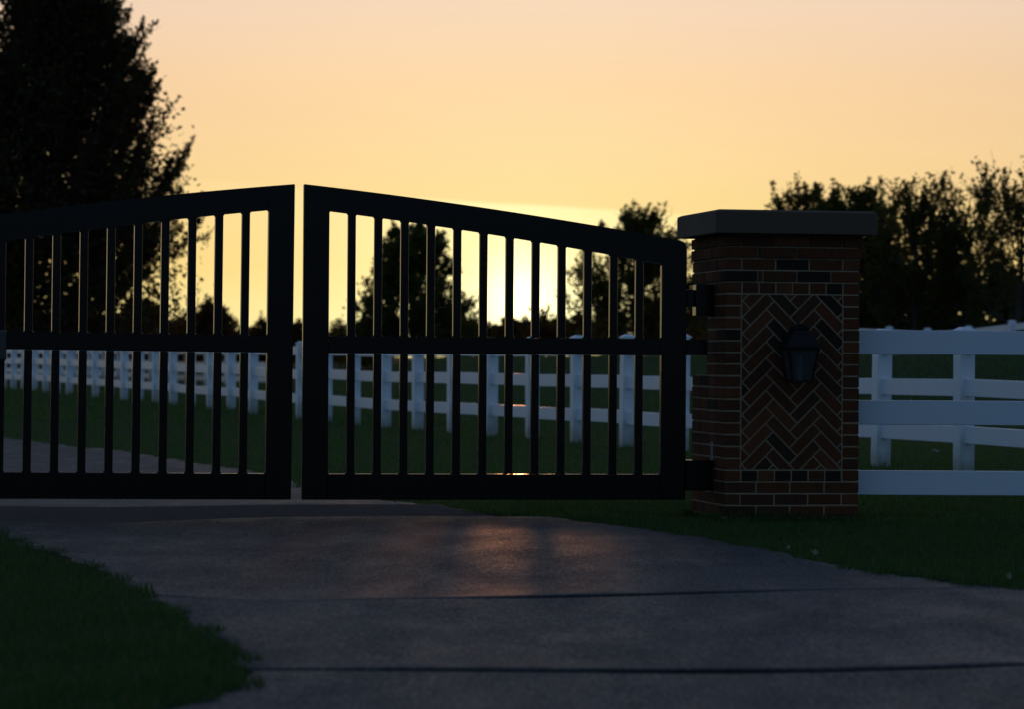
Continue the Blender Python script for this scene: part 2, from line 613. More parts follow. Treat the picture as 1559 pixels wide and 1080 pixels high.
# ------------------------------------------------------------------ brick pillar
A_P = R(10.5)
PW = .808
P0 = at(1104, 600, 18.95)
pillar = thing('brick_pillar', 'brick gate pillar with herringbone panel and stone cap', 'pillar', (P0.x, P0.y, 0), A_P)
C_H = .0688
BZ0 = .012
MJ = .010
DEP = PW
NOTCH = (.44, 5)                       # rear part of the left face is cut back between two heights
z_of = lambda k: BZ0 + k * C_H         # bottom of course k
N_C = 24
NZ0, NZ1 = z_of(12) - .002, z_of(20)
cache = {}
brick_i = [0]


def brick_box(w_, d_, h_):
    key = (round(w_, 3), round(d_, 3), round(h_, 3))
    if key not in cache:
        m = MB()
        m.box(0, w_, 0, d_, 0, h_)
        cache[key] = m.mesh('brick', .0018)
        cache[key].materials.append(M_BRICK)
    return cache[key]


def add_brick(x, y, z, w_, d_, h_=None):
    o = obj('brick', brick_box(w_, d_, h_ or C_H - MJ), None, pillar)
    o.location = (x + random.uniform(-.001, .001), y + random.uniform(-.0015, .0015), z + random.uniform(-.0008, .0008))
    o.rotation_euler = (random.uniform(-.004, .004), random.uniform(-.004, .004), random.uniform(-.005, .005))
    return o


# mortar core, 5 mm behind the brick faces, with the notch in the rear left
core = MB()
e = .005
zt = z_of(N_C)
core.box(e, PW - e, e, DEP - e, 0.0, NZ0)
core.box(e, PW - e, e, .45, NZ0, NZ1)
core.box(.30, PW - e, .45, DEP - e, NZ0, NZ1)
core.box(e, PW - e, e, DEP - e, NZ1, zt)
core.build('mortar_core', M_MORTAR, pillar)
BD = .09
ROW_A = [.0955, .203, .203, .203, .1035]
ROW_B = [.190, .032, .205, .205, .176]
ROW_C = [.190, .204, .207, .207]
HEAD = [.0975] + [.1015] * 6 + [.1015]
stuff = MB()
for k in range(N_C):
    z = z_of(k) + MJ / 2
    top = N_C - 1 - k
    out = .012 if top in (0, 1) else .006 if top == 3 else 0
    if k == 0:
        row = ROW_C
    elif k == 1:
        row = ROW_A
    elif k == 2:
        row = ROW_C
    elif k == 3 or top == 4:
        row = HEAD
    elif top < 4:
        row = ROW_A if top % 2 == 0 else ROW_B
    else:
        row = None
    # front face
    if row:
        x = 0
        for i, wd in enumerate(row):
            first, last = i == 0, i == len(row) - 1
            w0 = wd - (MJ / 2 if first or last else MJ)
            x0 = x + (0 if first else MJ / 2)
            ww = (PW - x0) if last else w0
            corner = first and row in (ROW_A, HEAD)
            add_brick(x0 - (out if first else 0), -out, z, ww + (out if first or last else 0), (.20 if corner else BD) + out)
            x += wd
        left0 = .20 if row in (ROW_A, HEAD) else BD
    else:
        add_brick(0, 0, z, .0955 - MJ / 2, .20)
        add_brick(PW - .1005 + MJ / 2, 0, z, .1005 - MJ / 2, .20)
        left0 = .20
    # left face
    y = left0 + MJ
    cut = NZ0 - .001 < z_of(k) < NZ1 - .01
    end = .45 if cut else DEP
    while y < end - .02:
        ln = min(.193, end - y)
        if end - y - ln < .05:
            ln = end - y
        add_brick(-out, y, z, BD + out, ln)
        y += ln + MJ
    # right and back faces (not in view): joined
    y = .20 + MJ if k % 2 else BD + MJ
    while y < DEP - .02:
        ln = min(.193, DEP - y)
        stuff.box(PW - BD, PW + out, y, y + ln, z, z + C_H - MJ)
        y += ln + MJ
    x = .30 if cut else BD + MJ
    while x < PW - BD - .03:
        ln = min(.193, PW - BD - MJ - x)
        stuff.box(x, x + ln, DEP - BD, DEP + out, z, z + C_H - MJ)
        x += ln + MJ
so = stuff.build('brick', M_BRICK, pillar)
so['kind'] = 'stuff'


# herringbone panel between the two header courses
def clip(poly, x0, x1, z0, z1):
    for ax, lim, sg in ((0, x0, 1), (0, x1, -1), (1, z0, 1), (1, z1, -1)):
        out = []
        for i in range(len(poly)):
            a, b_ = poly[i - 1], poly[i]
            ia, ib = sg * (a[ax] - lim) >= 0, sg * (b_[ax] - lim) >= 0
            if ia != ib:
                tt = (lim - a[ax]) / (b_[ax] - a[ax])
                out.append((a[0] + tt * (b_[0] - a[0]), a[1] + tt * (b_[1] - a[1])))
            if ib:
                out.append(b_)
        poly = out
        if len(poly) < 3:
            return None
    return poly


PX0, PX1 = .0955 + MJ / 2, PW - .1005 - MJ / 2
PZ0, PZ1 = z_of(4) + MJ / 2, z_of(19) - MJ / 2
U = .0678
jm = MJ / 2
HX, HZ = PX0 + .048, PZ0 - .02
rects = []
for k in range(-40, 60):
    for m in range(-12, 12):
        x0 = k + 6 * m
        rects.append((x0, x0 + 3, k, k + 1))          # along u
        y0 = k + 1 + 6 * m
        rects.append((k, k + 1, y0, y0 + 3))          # along v
c45 = math.sqrt(.5)
for (u0, u1, v0, v1) in rects:
    u0, u1, v0, v1 = u0 * U + jm, u1 * U - jm, v0 * U + jm, v1 * U - jm
    q4 = [((u - v) * c45 + HX, (u + v) * c45 + HZ) for u, v in ((u0, v0), (u1, v0), (u1, v1), (u0, v1))]
    if max(a for a, _ in q4) < PX0 or min(a for a, _ in q4) > PX1 or max(b_ for _, b_ in q4) < PZ0 or min(b_ for _, b_ in q4) > PZ1:
        continue
    pl = clip(q4, PX0, PX1, PZ0, PZ1)
    if not pl:
        continue
    area = abs(sum(pl[i - 1][0] * pl[i][1] - pl[i][0] * pl[i - 1][1] for i in range(len(pl)))) / 2
    if area < .0002:
        continue
    # drop doubled points
    q = []
    for a in pl:
        if not q or math.hypot(a[0] - q[-1][0], a[1] - q[-1][1]) > 1e-4:
            q.append(a)
    if math.hypot(q[0][0] - q[-1][0], q[0][1] - q[-1][1]) < 1e-4:
        q.pop()
    cx = sum(a for a, _ in q) / len(q)
    cz = sum(b_ for _, b_ in q) / len(q)
    mb = MB()
    mb.prism([(a - cx, b_ - cz) for a, b_ in q], 0, .05)
    o = mb.build('brick', M_BRICK, pillar)
    o.location = (cx, random.uniform(-.001, .002), cz)

cap = MB()
OV = .082
ZC0, ZC1 = zt + .004, 1.803
cap.prism([(-OV, -OV), (PW + OV, -OV), (PW + OV, DEP + OV), (-OV, DEP + OV)], ZC0, ZC1 - .006, 'z')
cap.frustum((PW / 2, DEP / 2), PW + 2 * OV - .002, DEP + 2 * OV - .002, ZC1 - .0065, PW + 2 * OV - .05, DEP + 2 * OV - .05, ZC1 + .004)
cap.build('stone_cap', M_CAP, pillar, .004, 1)

# ------------------------------------------------------------------ wall lantern on the panel
PM = Matrix.Translation((P0.x, P0.y, 0)) @ Matrix.Rotation(A_P, 4, 'Z')
LX = .405
lw = PM @ Vector((LX, 0, .80))
lamp = thing('wall_lantern', 'black coach lantern with tapered glass, unlit, fixed to the herringbone brick panel', 'lantern', lw, A_P)
LY = -.15
m = MB()
m.box(-.055, .055, -.022, -.003, .02, .30)
m.build('back_plate', M_LAMP, lamp, .004)
m = MB()
m.tube([(0, -.02, .27), (0, -.06, .315), (0, -.11, .335), (0, LY, .318)], [.010, .010, .010, .010], 8)
m.build('bracket_arm', M_LAMP, lamp, smooth=True)
m = MB()
m.frustum((0, LY), .222, .222, .205, .214, .214, .214)
m.frustum((0, LY), .210, .210, .2145, .12, .12, .285)
m.frustum((0, LY), .10, .10, .2855, .085, .085, .315)
m.frustum((0, LY), .112, .112, .3155, .02, .02, .345)
m.build('lantern_roof', M_LAMP, lamp, .002)
m = MB()
wT, wB = .176, .115
m.frustum((0, LY), wB + .012, wB + .012, .0, wB + .012, wB + .012, .012)
m.frustum((0, LY), wT + .010, wT + .010, .192, wT + .014, wT + .014, .204)
for sx in (-1, 1):
    for sy in (-1, 1):
        m.tube([(sx * wB / 2, LY + sy * wB / 2, .012), (sx * wT / 2, LY + sy * wT / 2, .193)], [.0075, .0075], 4)
m.build('lantern_frame', M_LAMP, lamp)
for i in range(4):
    a = i * math.pi / 2
    ca, sa = math.cos(a), math.sin(a)
    V = []
    for yo in (0, .002):
        for (hw, z) in ((-wB / 2 + .008, .013), (wB / 2 - .008, .013), (wT / 2 - .008, .191), (-wT / 2 + .008, .191)):
            h = (wB if z < .1 else wT) / 2 - yo
            V.append((hw * ca + h * sa, LY + hw * sa - h * ca, z))
    F = [(0, 1, 2, 3), (7, 6, 5, 4), (0, 4, 5, 1), (1, 5, 6, 2), (2, 6, 7, 3), (3, 7, 4, 0)]
    obj('glass_pane', mesh('glass_pane', V, F), M_GLASS, lamp)
m = MB()
m.tube([(0, LY, .012), (0, LY, .085)], [.016, .016], 12)
m.build('candle_sleeve', M_CANDLE, lamp, smooth=False)
m = MB()
m.tube([(0, LY, .086), (0, LY, .10), (0, LY, .125), (0, LY, .15), (0, LY, .165)], [.009, .016, .018, .011, .002], 12)
m.build('bulb', M_CANDLE, lamp, smooth=True)

# ------------------------------------------------------------------ gate leaves
GW = 2.268
ZB0, ZB1, ZM0, ZM1 = .100, .250, .953, 1.052
SW = .150
TH = .052


def arch_out(tt):
    return 1.935 - .307 * (.74 * tt + .26 * tt * tt)


def arch_in(tt):
    return 1.797 - .330 * (.74 * tt + .26 * tt * tt)


def gate_leaf(name, label, meet, ang, sgn, tilt):
    """local x runs from the meeting stile (0) to the hinge stile; sgn=+1 for the right leaf, -1 for the left"""
    g = thing(name, label, 'gate', (meet.x, meet.y, 0), ang)
    g.rotation_euler = (0, tilt, ang)
    S = lambda s: sgn * s
    h = TH / 2

    def poly(mb, pts, a, b_):
        mb.prism([(S(s), z) for s, z in pts], a, b_)

    m = MB()
    poly(m, [(0, ZB0), (SW, ZB0), (SW, arch_out(SW / GW)), (0, arch_out(0))], -h, h)
    m.build('latch_stile', M_BLACK, g, .004)
    m = MB()
    a0 = (GW - SW)
    poly(m, [(a0, ZB0), (GW, ZB0), (GW, arch_out(1) - .035), (GW - .012, arch_out(1) - .006), (GW - .035, arch_out(.985)), (a0, arch_out(a0 / GW))], -h, h)
    m.build('hinge_stile', M_BLACK, g, .003)
    n = 16
    ss = [SW + .001 + (a0 - SW - .002) * i / n for i in range(n + 1)]
    m = MB()
    for s0, s1 in zip(ss, ss[1:]):
        poly(m, [(s0, arch_in(s0 / GW)), (s1, arch_in(s1 / GW)), (s1, arch_out(s1 / GW)), (s0, arch_out(s0 / GW))], -h + .002, h - .002)
    bmesh.ops.remove_doubles(m.bm, verts=m.bm.verts, dist=1e-5)
    seen = {}
    for f in list(m.bm.faces):            # inner walls between the pieces
        k_ = tuple(sorted(v.index for v in f.verts)) if False else tuple(sorted((round(v.co.x, 5), round(v.co.y, 5), round(v.co.z, 5)) for v in f.verts))
        if k_ in seen:
            m.bm.faces.remove(f)
            m.bm.faces.remove(seen[k_])
        else:
            seen[k_] = f
    m.build('top_rail', M_BLACK, g)
    m = MB()
    poly(m, [(SW + .001, ZM0), (a0 - .001, ZM0), (a0 - .001, ZM1), (SW + .001, ZM1)], -h + .002, h - .002)
    m.build('middle_rail', M_BLACK, g, .003)
    m = MB()
    poly(m, [(SW + .001, ZB0), (a0 - .001, ZB0), (a0 - .001, ZB1), (SW + .001, ZB1)], -h + .002, h - .002)
    m.build('bottom_rail', M_BLACK, g, .003)
    bw = .0462
    gap = (a0 - SW - 12 * bw) / 13
    for i in range(12):
        s0 = SW + gap * (i + 1) + bw * i
        s1 = s0 + bw
        for (za, zb, zc_) in ((ZB1 + .0005, ZM0 - .0005, ZM0 - .0005), (ZM1 + .0005, arch_in(s0 / GW) + .003, arch_in(s1 / GW) + .003)):
            mm = MB()
            poly(mm, [(s0, za), (s1, za), (s1, zc_), (s0, zb)], -.021, .021)
            mm.build('bar', M_BLACK, g, .004, 2)
    # weld beads and rounded corners at the foot and head of each bar
    wb = MB()
    for i in range(13):
        sa = SW + (gap + bw) * i
        sb = sa + gap
        for z in (ZB1, ZM1):
            for s_ in (sa, sb):
                wb.ball((S(s_), -.004, z + .002), .0075, 8)
        for s_, zz in ((sa, arch_in(sa / GW)), (sb, arch_in(sb / GW))):
            d = .007 * (1 if s_ == sa else -1)
            wb.prism([(S(s_ - .001 * (1 if d > 0 else -1)), zz + .004), (S(s_ + d), zz + .004 - d * .13), (S(s_ + d * .35), zz - .006), (S(s_ - .001 * (1 if d > 0 else -1)), zz - .009)], -.018, .018)
    wo = wb.build('weld_beads', M_WELD, g, smooth=True)
    wo['kind'] = 'stuff'
    return g


Rm = at(460, 600, 18.895)
right_gate = gate_leaf('gate_leaf', 'black gate leaf hinged to the brick pillar', Rm, R(9.0), 1, 0)
Lm = at(443, 600, 18.90)
left_gate = gate_leaf('gate_leaf', 'black gate leaf left of the gap, carrying a grey box', Lm, R(13.0), -1, R(.34))

# hinges of the right leaf (local x along the leaf), reaching over to the pillar
m = MB()
m.box(GW + .001, GW + .05, -.022, .022, 1.245, 1.345)
m.box(GW + .05, GW + .165, -.055, .045, 1.19, 1.375)
m.build('hinge', M_HINGE, right_gate, .004)
m = MB()
m.box(GW + .001, GW + .16, -.060, .050, .155, .335)
for z in (.18, .318):
    m.ball((GW + .045, -.061, z), .009, 8)
m.build('hinge', M_HINGE, right_gate, .002)
m = MB()
m.tube([(GW + .165, -.03, .30), (GW + .165, -.03, .445)], [.014, .014], 10)
m.build('hinge_pin', M_STEEL, right_gate)
m = MB()
m.box(GW + .001, GW + .13, -.02, .03, ZM0 + .002, ZM1 - .002)
m.build('pillar_bracket', M_HINGE, right_gate, .003)
# grey opener box on the left leaf
m = MB()
m.box(-2.05, -1.655, -.17, -.027, .885, 1.062)
m.build('opener_box', M_BOX, left_gate, .012, 3)

# ------------------------------------------------------------------ white wing fence right of the pillar
wing0 = PM @ Vector((PW + .003, .22, 0))
wing = thing('wing_fence', 'white three board fence beside the brick pillar', 'fence', wing0, R(2.5))
for (zc_, tilt) in ((1.043, 0), (.6226, 0), (.2063, 0)):
    mb = MB()
    mb.box(0, 2.36, -.02, .02, zc_ - .0725, zc_ + .0725)
    mb.build('board', M_VINYL, wing, .004, 2)
mb = MB()
mb.box(2.361, 2.49, -.064, .064, 0, 1.2)
po = mb.build('post', M_VINYL, wing, .006)
mb = MB()
mb.frustum((2.425, 0), .15, .15, 1.201, .15, .15, 1.22)
mb.frustum((2.425, 0), .14, .14, 1.2205, .02, .02, 1.255)
mb.build('post_cap', M_VINYL, po)


# ------------------------------------------------------------------ three rail paddock fences
def post_meshes():
    m = MB()
    m.box(-.0645, .0645, -.0645, .0645, -.25, 1.12)
    pm = m.mesh('post', .006)
    pm.materials.append(M_POST)
    m = MB()
    m.frustum((0, 0), .148, .148, 1.1205, .148, .148, 1.137)
    m.frustum((0, 0), .135, .135, 1.1375, .06, .06, 1.160)
    cm = m.mesh('post_cap', .003)
    cm.materials.append(M_RAIL)
    return pm, cm


POST_ME, PCAP_ME = post_meshes()


def rail_fence(label, pts, group=None):
    p0 = pts[0]
    f = thing('rail_fence', label, 'fence', (p0[0], p0[1], p0[2]), 0, group)
    dirs = []
    for i, pt in enumerate(pts):
        a = Vector(pts[max(i - 1, 0)])
        b_ = Vector(pts[min(i + 1, len(pts) - 1)])
        d = b_ - a
        rz_ = math.atan2(d.y, d.x) + random.uniform(-.02, .02)
        o = obj('post', POST_ME, None, f)
        o.location = Vector(pt) - Vector(p0) + Vector((0, 0, random.uniform(-.01, .01)))
        o.rotation_euler = (random.uniform(-.008, .008), random.uniform(-.008, .008), rz_)
        obj('post_cap', PCAP_ME, None, o)
    for a, b_ in zip(pts, pts[1:]):
        a, b_ = Vector(a), Vector(b_)
        d = b_ - a
        L = d.xy.length
        ang = math.atan2(d.y, d.x)
        for zc_ in (1.015, .675, .310):
            me = rail_mesh(L)
            o = obj('rail', me, None, f)
            z0, z1 = zc_ + random.uniform(-.006, .006), zc_ + random.uniform(-.006, .006)
            o.location = a - Vector(p0) + Vector((0, 0, z0))
            o.rotation_euler = (0, -math.atan2(d.z + z1 - z0, L), ang)
    return f


_rails = {}


def rail_mesh(L):
    k = round(L, 2)
    if k not in _rails:
        m = MB()
        # the rail enters the two posts by a few millimetres, as routed rails do
        m.box(.058, k - .058, -.021, .021, -.068, .068)
        _rails[k] = m.mesh('rail', .004)
        _rails[k].materials.append(M_RAIL)
    return _rails[k]


pts = []
for i in range(-7, 37):
    x, y = 1.18 - .4732 * i, 33.4 + 1.572 * i
    pts.append((x, y, float(tz(x, y))))
rail_fence('long white three rail fence running behind the gate along the lawn', pts)
pts = []
for i in range(12):
    x, y = 7.46 + .57 * i, 79 - 2.37 * i
    pts.append((x, y, float(tz(x, y)) - .075))
rail_fence('farther white rail fence rising beyond the wing fence at the right', pts)
pts = []
for i in range(26):
    x, y = -5.9 - .75 * i, 80 + 2.32 * i
    pts.append((x, y, float(tz(x, y)) - .06))
rail_fence('farther white rail fence seen through the rails of the long fence', pts)


# ------------------------------------------------------------------ trees
def tube_np(P, rad, n=5):
    """P list of points -> verts, quads"""
    P = np.asarray(P, float)
    d = np.gradient(P, axis=0)
    d /= np.linalg.norm(d, axis=1, keepdims=True) + 1e-9
    up = np.where(np.abs(d[:, 2:3]) > .9, [[1., 0, 0]], [[0, 0, 1.]])
    u = np.cross(d, up)
    u /= np.linalg.norm(u, axis=1, keepdims=True)
    v = np.cross(d, u)
    a = np.arange(n) * 2 * np.pi / n
    ring = P[:, None, :] + (u[:, None, :] * np.cos(a)[None, :, None] + v[:, None, :] * np.sin(a)[None, :, None]) * np.asarray(rad)[:, None, None]
    V = ring.reshape(-1, 3)
    i = np.arange(len(P) - 1)[:, None] * n
    k = np.arange(n)[None, :]
    k2 = (k + 1) % n
    F = np.stack([i + k, i + k2, i + n + k2, i + n + k], -1).reshape(-1, 4)
    return V, F


class Acc:
    def __init__(self):
        self.V, self.F, self.n = [], [], 0

    def add(self, V, F):
        self.V.append(V)
        self.F.append(F + self.n)
        self.n += len(V)

    def mesh(self, name, smooth=True):
        return mesh_np(name, np.concatenate(self.V), np.concatenate(self.F), smooth)


def leaves_mesh(P, D, size, r):
    """diamond leaves at P, roughly along D"""
    n = len(P)
    rnd = r.normal(size=(n, 3))
    a = D + rnd * .75
    a /= np.linalg.norm(a, axis=1, keepdims=True) + 1e-9
    b_ = np.cross(a, r.normal(size=(n, 3)))
    b_ /= np.linalg.norm(b_, axis=1, keepdims=True) + 1e-9
    nn = np.cross(a, b_)
    s = (size * r.uniform(.65, 1.35, n))[:, None]
    wd = s * r.uniform(.30, .42, n)[:, None]
    mid = P + a * s * .45
    V = np.stack([P, mid + b_ * wd + nn * s * .08, P + a * s - nn * s * .06, mid - b_ * wd + nn * s * .08], 1).reshape(-1, 3)
    F = np.arange(4 * n).reshape(-1, 4)
    return V, F


def make_tree(name, label, base, H, prof, c0, mat, seed, n_limb=26, subs=6, twigs=5, per=14, leaf=.11, up=.7, trunk_r=.14,
              fill=0, twig_len=.5, lean=(0, 0), group=None, squash=1.0, gaps=.25, spire=0, lobamp=1.0, fr=.62, spire_len=1.0, spire_out=.26):
    """prof: (fraction of crown height, radius) pairs; c0: height of the crown's underside"""
    r = np.random.default_rng(seed)
    root = thing(name, label, 'tree', base, 0, group)
    ph = np.array(prof)
    R_at = lambda z: np.interp((np.asarray(z) - c0) / (H - c0), ph[:, 0], ph[:, 1])
    lobes = r.uniform(0, 6.28, 4)
    lob = lambda az, z: 1 + lobamp * (.13 * np.sin(2 * az + lobes[0] + z * .7) + .10 * np.sin(3 * az + lobes[1] - z * 1.3) + .08 * np.sin(5 * az + lobes[2] + 2.2 * z))
    tr = Acc()
    zz = np.linspace(-.2, H * .86, 9)
    tx = np.stack([lean[0] * (zz / H) ** 1.3 + .05 * np.sin(zz * 1.1 + seed), lean[1] * (zz / H) ** 1.3 + .05 * np.cos(zz * .9 + seed), zz], 1)
    tr.add(*tube_np(tx, trunk_r * np.linspace(1.1, .12, 9) ** 1.0, 8))
    obj('trunk', tr.mesh('trunk'), M_BARK, root)
    br = Acc()
    LP, LD, LS, LK = [], [], [], []
    for i in range(n_limb):
        f = (i + r.uniform(.2, .8)) / n_limb
        az = i * 2.39996 + r.normal() * .35
        za = c0 * .8 + (H * .84 - c0 * .8) * f ** 1.05
        ze = min(H * .985, za + (H - c0) * r.uniform(.10, .26) * (.6 + up * .7))
        rr = float(R_at(ze) * lob(az, ze)) * r.uniform(.72, 1.03)
        ax = np.array([np.interp(za, zz, tx[:, 0]), np.interp(za, zz, tx[:, 1]), za])
        ex = np.array([np.interp(ze, zz, tx[:, 0]) + rr * math.cos(az), np.interp(ze, zz, tx[:, 1]) + rr * math.sin(az) * squash, ze])
        ts = np.linspace(0, 1, 6)[:, None]
        path = ax + (ex - ax) * ts
        path[:, 2] += -(ze - za) * .35 * np.sin(np.pi * ts[:, 0]) * up
        path += r.normal(size=path.shape) * .03 * ts
        br.add(*tube_np(path, np.linspace(trunk_r * .34, .012, 6), 5))
        dead = r.uniform() < gaps * .5
        # long upright shoots near the outside of the crown, leafy along their length
        for s in range(spire):
            t_ = r.uniform(.55, 1.0)
            p0 = np.array([np.interp(t_, ts[:, 0], path[:, k]) for k in range(3)])
            d = np.array([math.cos(az) * spire_out, math.sin(az) * spire_out, 1.0]) + r.normal(size=3) * .15
            d /= np.linalg.norm(d)
            ln = twig_len * r.uniform(1.0, 2.1) * spire_len
            p2 = p0 + d * ln + r.normal(size=3) * .05 * ln
            br.add(*tube_np([p0, (p0 + p2) / 2, p2], [.010, .007, .003], 3))
            npl = int(per * 4 * ln / twig_len / 1.5 / (1 + .35 * (spire_len - 1)))
            tt = r.uniform(0, 1, npl)[:, None]
            LP.append(p0 + (p2 - p0) * tt + r.normal(size=(npl, 3)) * (.085 * (1.15 - tt)) * min(1, ln))
            LD.append(np.repeat(d[None], npl, 0) + r.normal(size=(npl, 3)) * .3)
            LS.append(np.full(npl, leaf))
            LK.append(np.zeros(npl, bool))
        for s in range(subs):
            t_ = .28 + .72 * (s + r.uniform(0, 1)) / subs
            p0 = np.array([np.interp(t_, ts[:, 0], path[:, k]) for k in range(3)])
            od = ex - ax
            od = od / (np.linalg.norm(od) + 1e-9)
            d = od * .55 + np.array([0, 0, up]) + r.normal(size=3) * .55
            d /= np.linalg.norm(d)
            ln = twig_len * r.uniform(.7, 1.7) * (1.15 - .45 * t_)
            p1 = p0 + d * ln * .5 + r.normal(size=3) * .04
            p2 = p0 + d * ln + np.array([0, 0, .12 * up * ln])
            br.add(*tube_np([p0, p1, p2], [.014, .010, .005], 3))
            for k in range(twigs):
                u_ = r.uniform(.15, 1.0) if k else 1.0
                q0 = p0 + (p2 - p0) * u_
                td = d * .7 + np.array([0, 0, up * .6]) + r.normal(size=3) * .6
                td /= np.linalg.norm(td)
                tl = twig_len * r.uniform(.45, 1.1)
                q1 = q0 + td * tl
                if k % 2 == 0:
                    br.add(*tube_np([q0, q1], [.006, .003], 3))
                npl = per if not dead else max(3, per // 3)
                tt = r.uniform(.05, 1.05, npl)[:, None]
                LP.append(q0 + (q1 - q0) * tt + r.normal(size=(npl, 3)) * .11 * tl)
                LD.append(np.repeat(td[None], npl, 0))
                LS.append(np.full(npl, leaf))
                LK.append(np.ones(npl, bool))
    if fill:
        # inner foliage: larger, denser leaves in clumps inside the crown
        nc = max(8, fill // 45)
        zc_ = c0 + (H - c0) * r.uniform(.02, .93, nc)
        az = r.uniform(0, 6.28, nc)
        rc = R_at(zc_) * np.sqrt(r.uniform(0, fr, nc)) * lob(az, zc_)
        C = np.stack([rc * np.cos(az) + np.interp(zc_, zz, tx[:, 0]), rc * np.sin(az) * squash + np.interp(zc_, zz, tx[:, 1]), zc_], 1)
        per_c = fill // nc
        P = np.repeat(C, per_c, 0) + r.normal(size=(nc * per_c, 3)) * np.repeat((R_at(zc_) * .13 + .06)[:, None], per_c, 0)
        LP.append(P)
        LD.append(r.normal(size=P.shape) + np.array([0, 0, .4]))
        LS.append(np.full(len(P), leaf * 1.5))
        LK.append(np.ones(len(P), bool))
    obj('branches', br.mesh('branches'), M_BARK, root)
    P, D, S = np.concatenate(LP), np.concatenate(LD), np.concatenate(LS)
    cx = np.interp(P[:, 2], zz, tx[:, 0])
    cy = np.interp(P[:, 2], zz, tx[:, 1])
    rad = np.hypot(P[:, 0] - cx, (P[:, 1] - cy) / squash)
    lim = (R_at(P[:, 2]) * 1.10 + .10) * lob(np.arctan2(P[:, 1] - cy, P[:, 0] - cx), P[:, 2])
    keep = (P[:, 2] > .03) & ((rad < lim * r.uniform(.93, 1.12, len(P))) | ~np.concatenate(LK))
    V, F = leaves_mesh(P[keep], D[keep], S[keep], r)
    obj('crown', mesh_np('crown', V, F), mat, root)
    return root


def gpos(px, Y):
    p_ = at(px, 545, Y)
    return (p_.x, Y, float(tz(p_.x, Y)))


# big maple at the left
make_tree('maple_tree', 'tall dark broad tree rising above the left gate leaf', gpos(84, 88), 12.8,
          [(0, 3.4), (.12, 3.8), (.27, 3.9), (.40, 3.55), (.52, 3.0), (.64, 2.4), (.78, 1.65), (.9, .9), (1, .15)], .9, M_LEAF_A, 11,
          n_limb=130, subs=10, twigs=6, per=17, leaf=.09, up=.95, trunk_r=.22, fill=34000, twig_len=.46, gaps=.05, spire=8, lobamp=.55, fr=.80, spire_len=1.45, spire_out=.50)
make_tree('maple_tree', 'dark broad tree at the far left edge, behind the tallest tree', gpos(-75, 97), 13.3,
          [(0, 2.8), (.15, 3.4), (.35, 3.2), (.6, 2.5), (.8, 1.5), (1, .2)], .9, M_LEAF_A, 12,
          n_limb=54, subs=8, twigs=6, per=13, leaf=.115, up=.8, trunk_r=.2, fill=7000, twig_len=.6, gaps=.2, spire=4)
# tree seen through the right leaf
make_tree('broadleaf_tree', 'round leafy tree seen through the left bars of the right gate leaf', gpos(628, 112), 4.75,
          [(0, 1.9), (.2, 2.25), (.4, 2.15), (.6, 1.6), (.8, 1.25), (.92, .9), (1, .3)], .35, M_LEAF_B, 25,
          n_limb=52, subs=9, twigs=6, per=14, leaf=.095, up=.45, trunk_r=.13, fill=5200, twig_len=.34, gaps=.15, spire=1)
make_tree('shrub', 'low loose shrub beside the round tree behind the gate', gpos(556, 118), 1.95,
          [(0, .9), (.4, 1.0), (.8, .5), (1, .1)], .1, M_LEAF_C, 31, n_limb=16, subs=6, twigs=5, per=12, leaf=.085, up=.5, trunk_r=.05, fill=1100, twig_len=.26)
make_tree('shrub', 'thin sparse shrub behind the latch stile of the right gate leaf', gpos(515, 124), 2.0,
          [(0, .7), (.5, .7), (1, .2)], .2, M_LEAF_C, 32, n_limb=10, subs=4, twigs=4, per=8, leaf=.085, up=.6, trunk_r=.04, twig_len=.30)
make_tree('shrub', 'dense low shrub at the right foot of the round tree', gpos(694, 118), 2.0,
          [(0, .8), (.3, .85), (.7, .5), (1, .1)], .1, M_LEAF_B, 33, n_limb=16, subs=6, twigs=5, per=12, leaf=.085, up=.5, trunk_r=.05, fill=1100, twig_len=.25)
# tree left of the pillar
make_tree('broadleaf_tree', 'spreading tree whose crown shows between the gate and the pillar cap', gpos(970, 98), 4.2,
          [(0, 2.7), (.15, 2.9), (.35, 2.5), (.6, 1.8), (.8, 1.45), (.93, 1.05), (1, .4)], .2, M_LEAF_C, 41,
          n_limb=48, subs=8, twigs=6, per=13, leaf=.085, up=.65, trunk_r=.13, fill=3800, twig_len=.34, gaps=.2, spire=2)
make_tree('broadleaf_tree', 'slim sparse tree peeping up just left of the pillar cap', gpos(1078, 102), 3.75,
          [(0, .8), (.3, 1.0), (.7, .75), (.9, .5), (1, .2)], .4, M_LEAF_C, 42,
          n_limb=18, subs=5, twigs=4, per=9, leaf=.08, up=.8, trunk_r=.09, fill=700, twig_len=.34, spire=1)
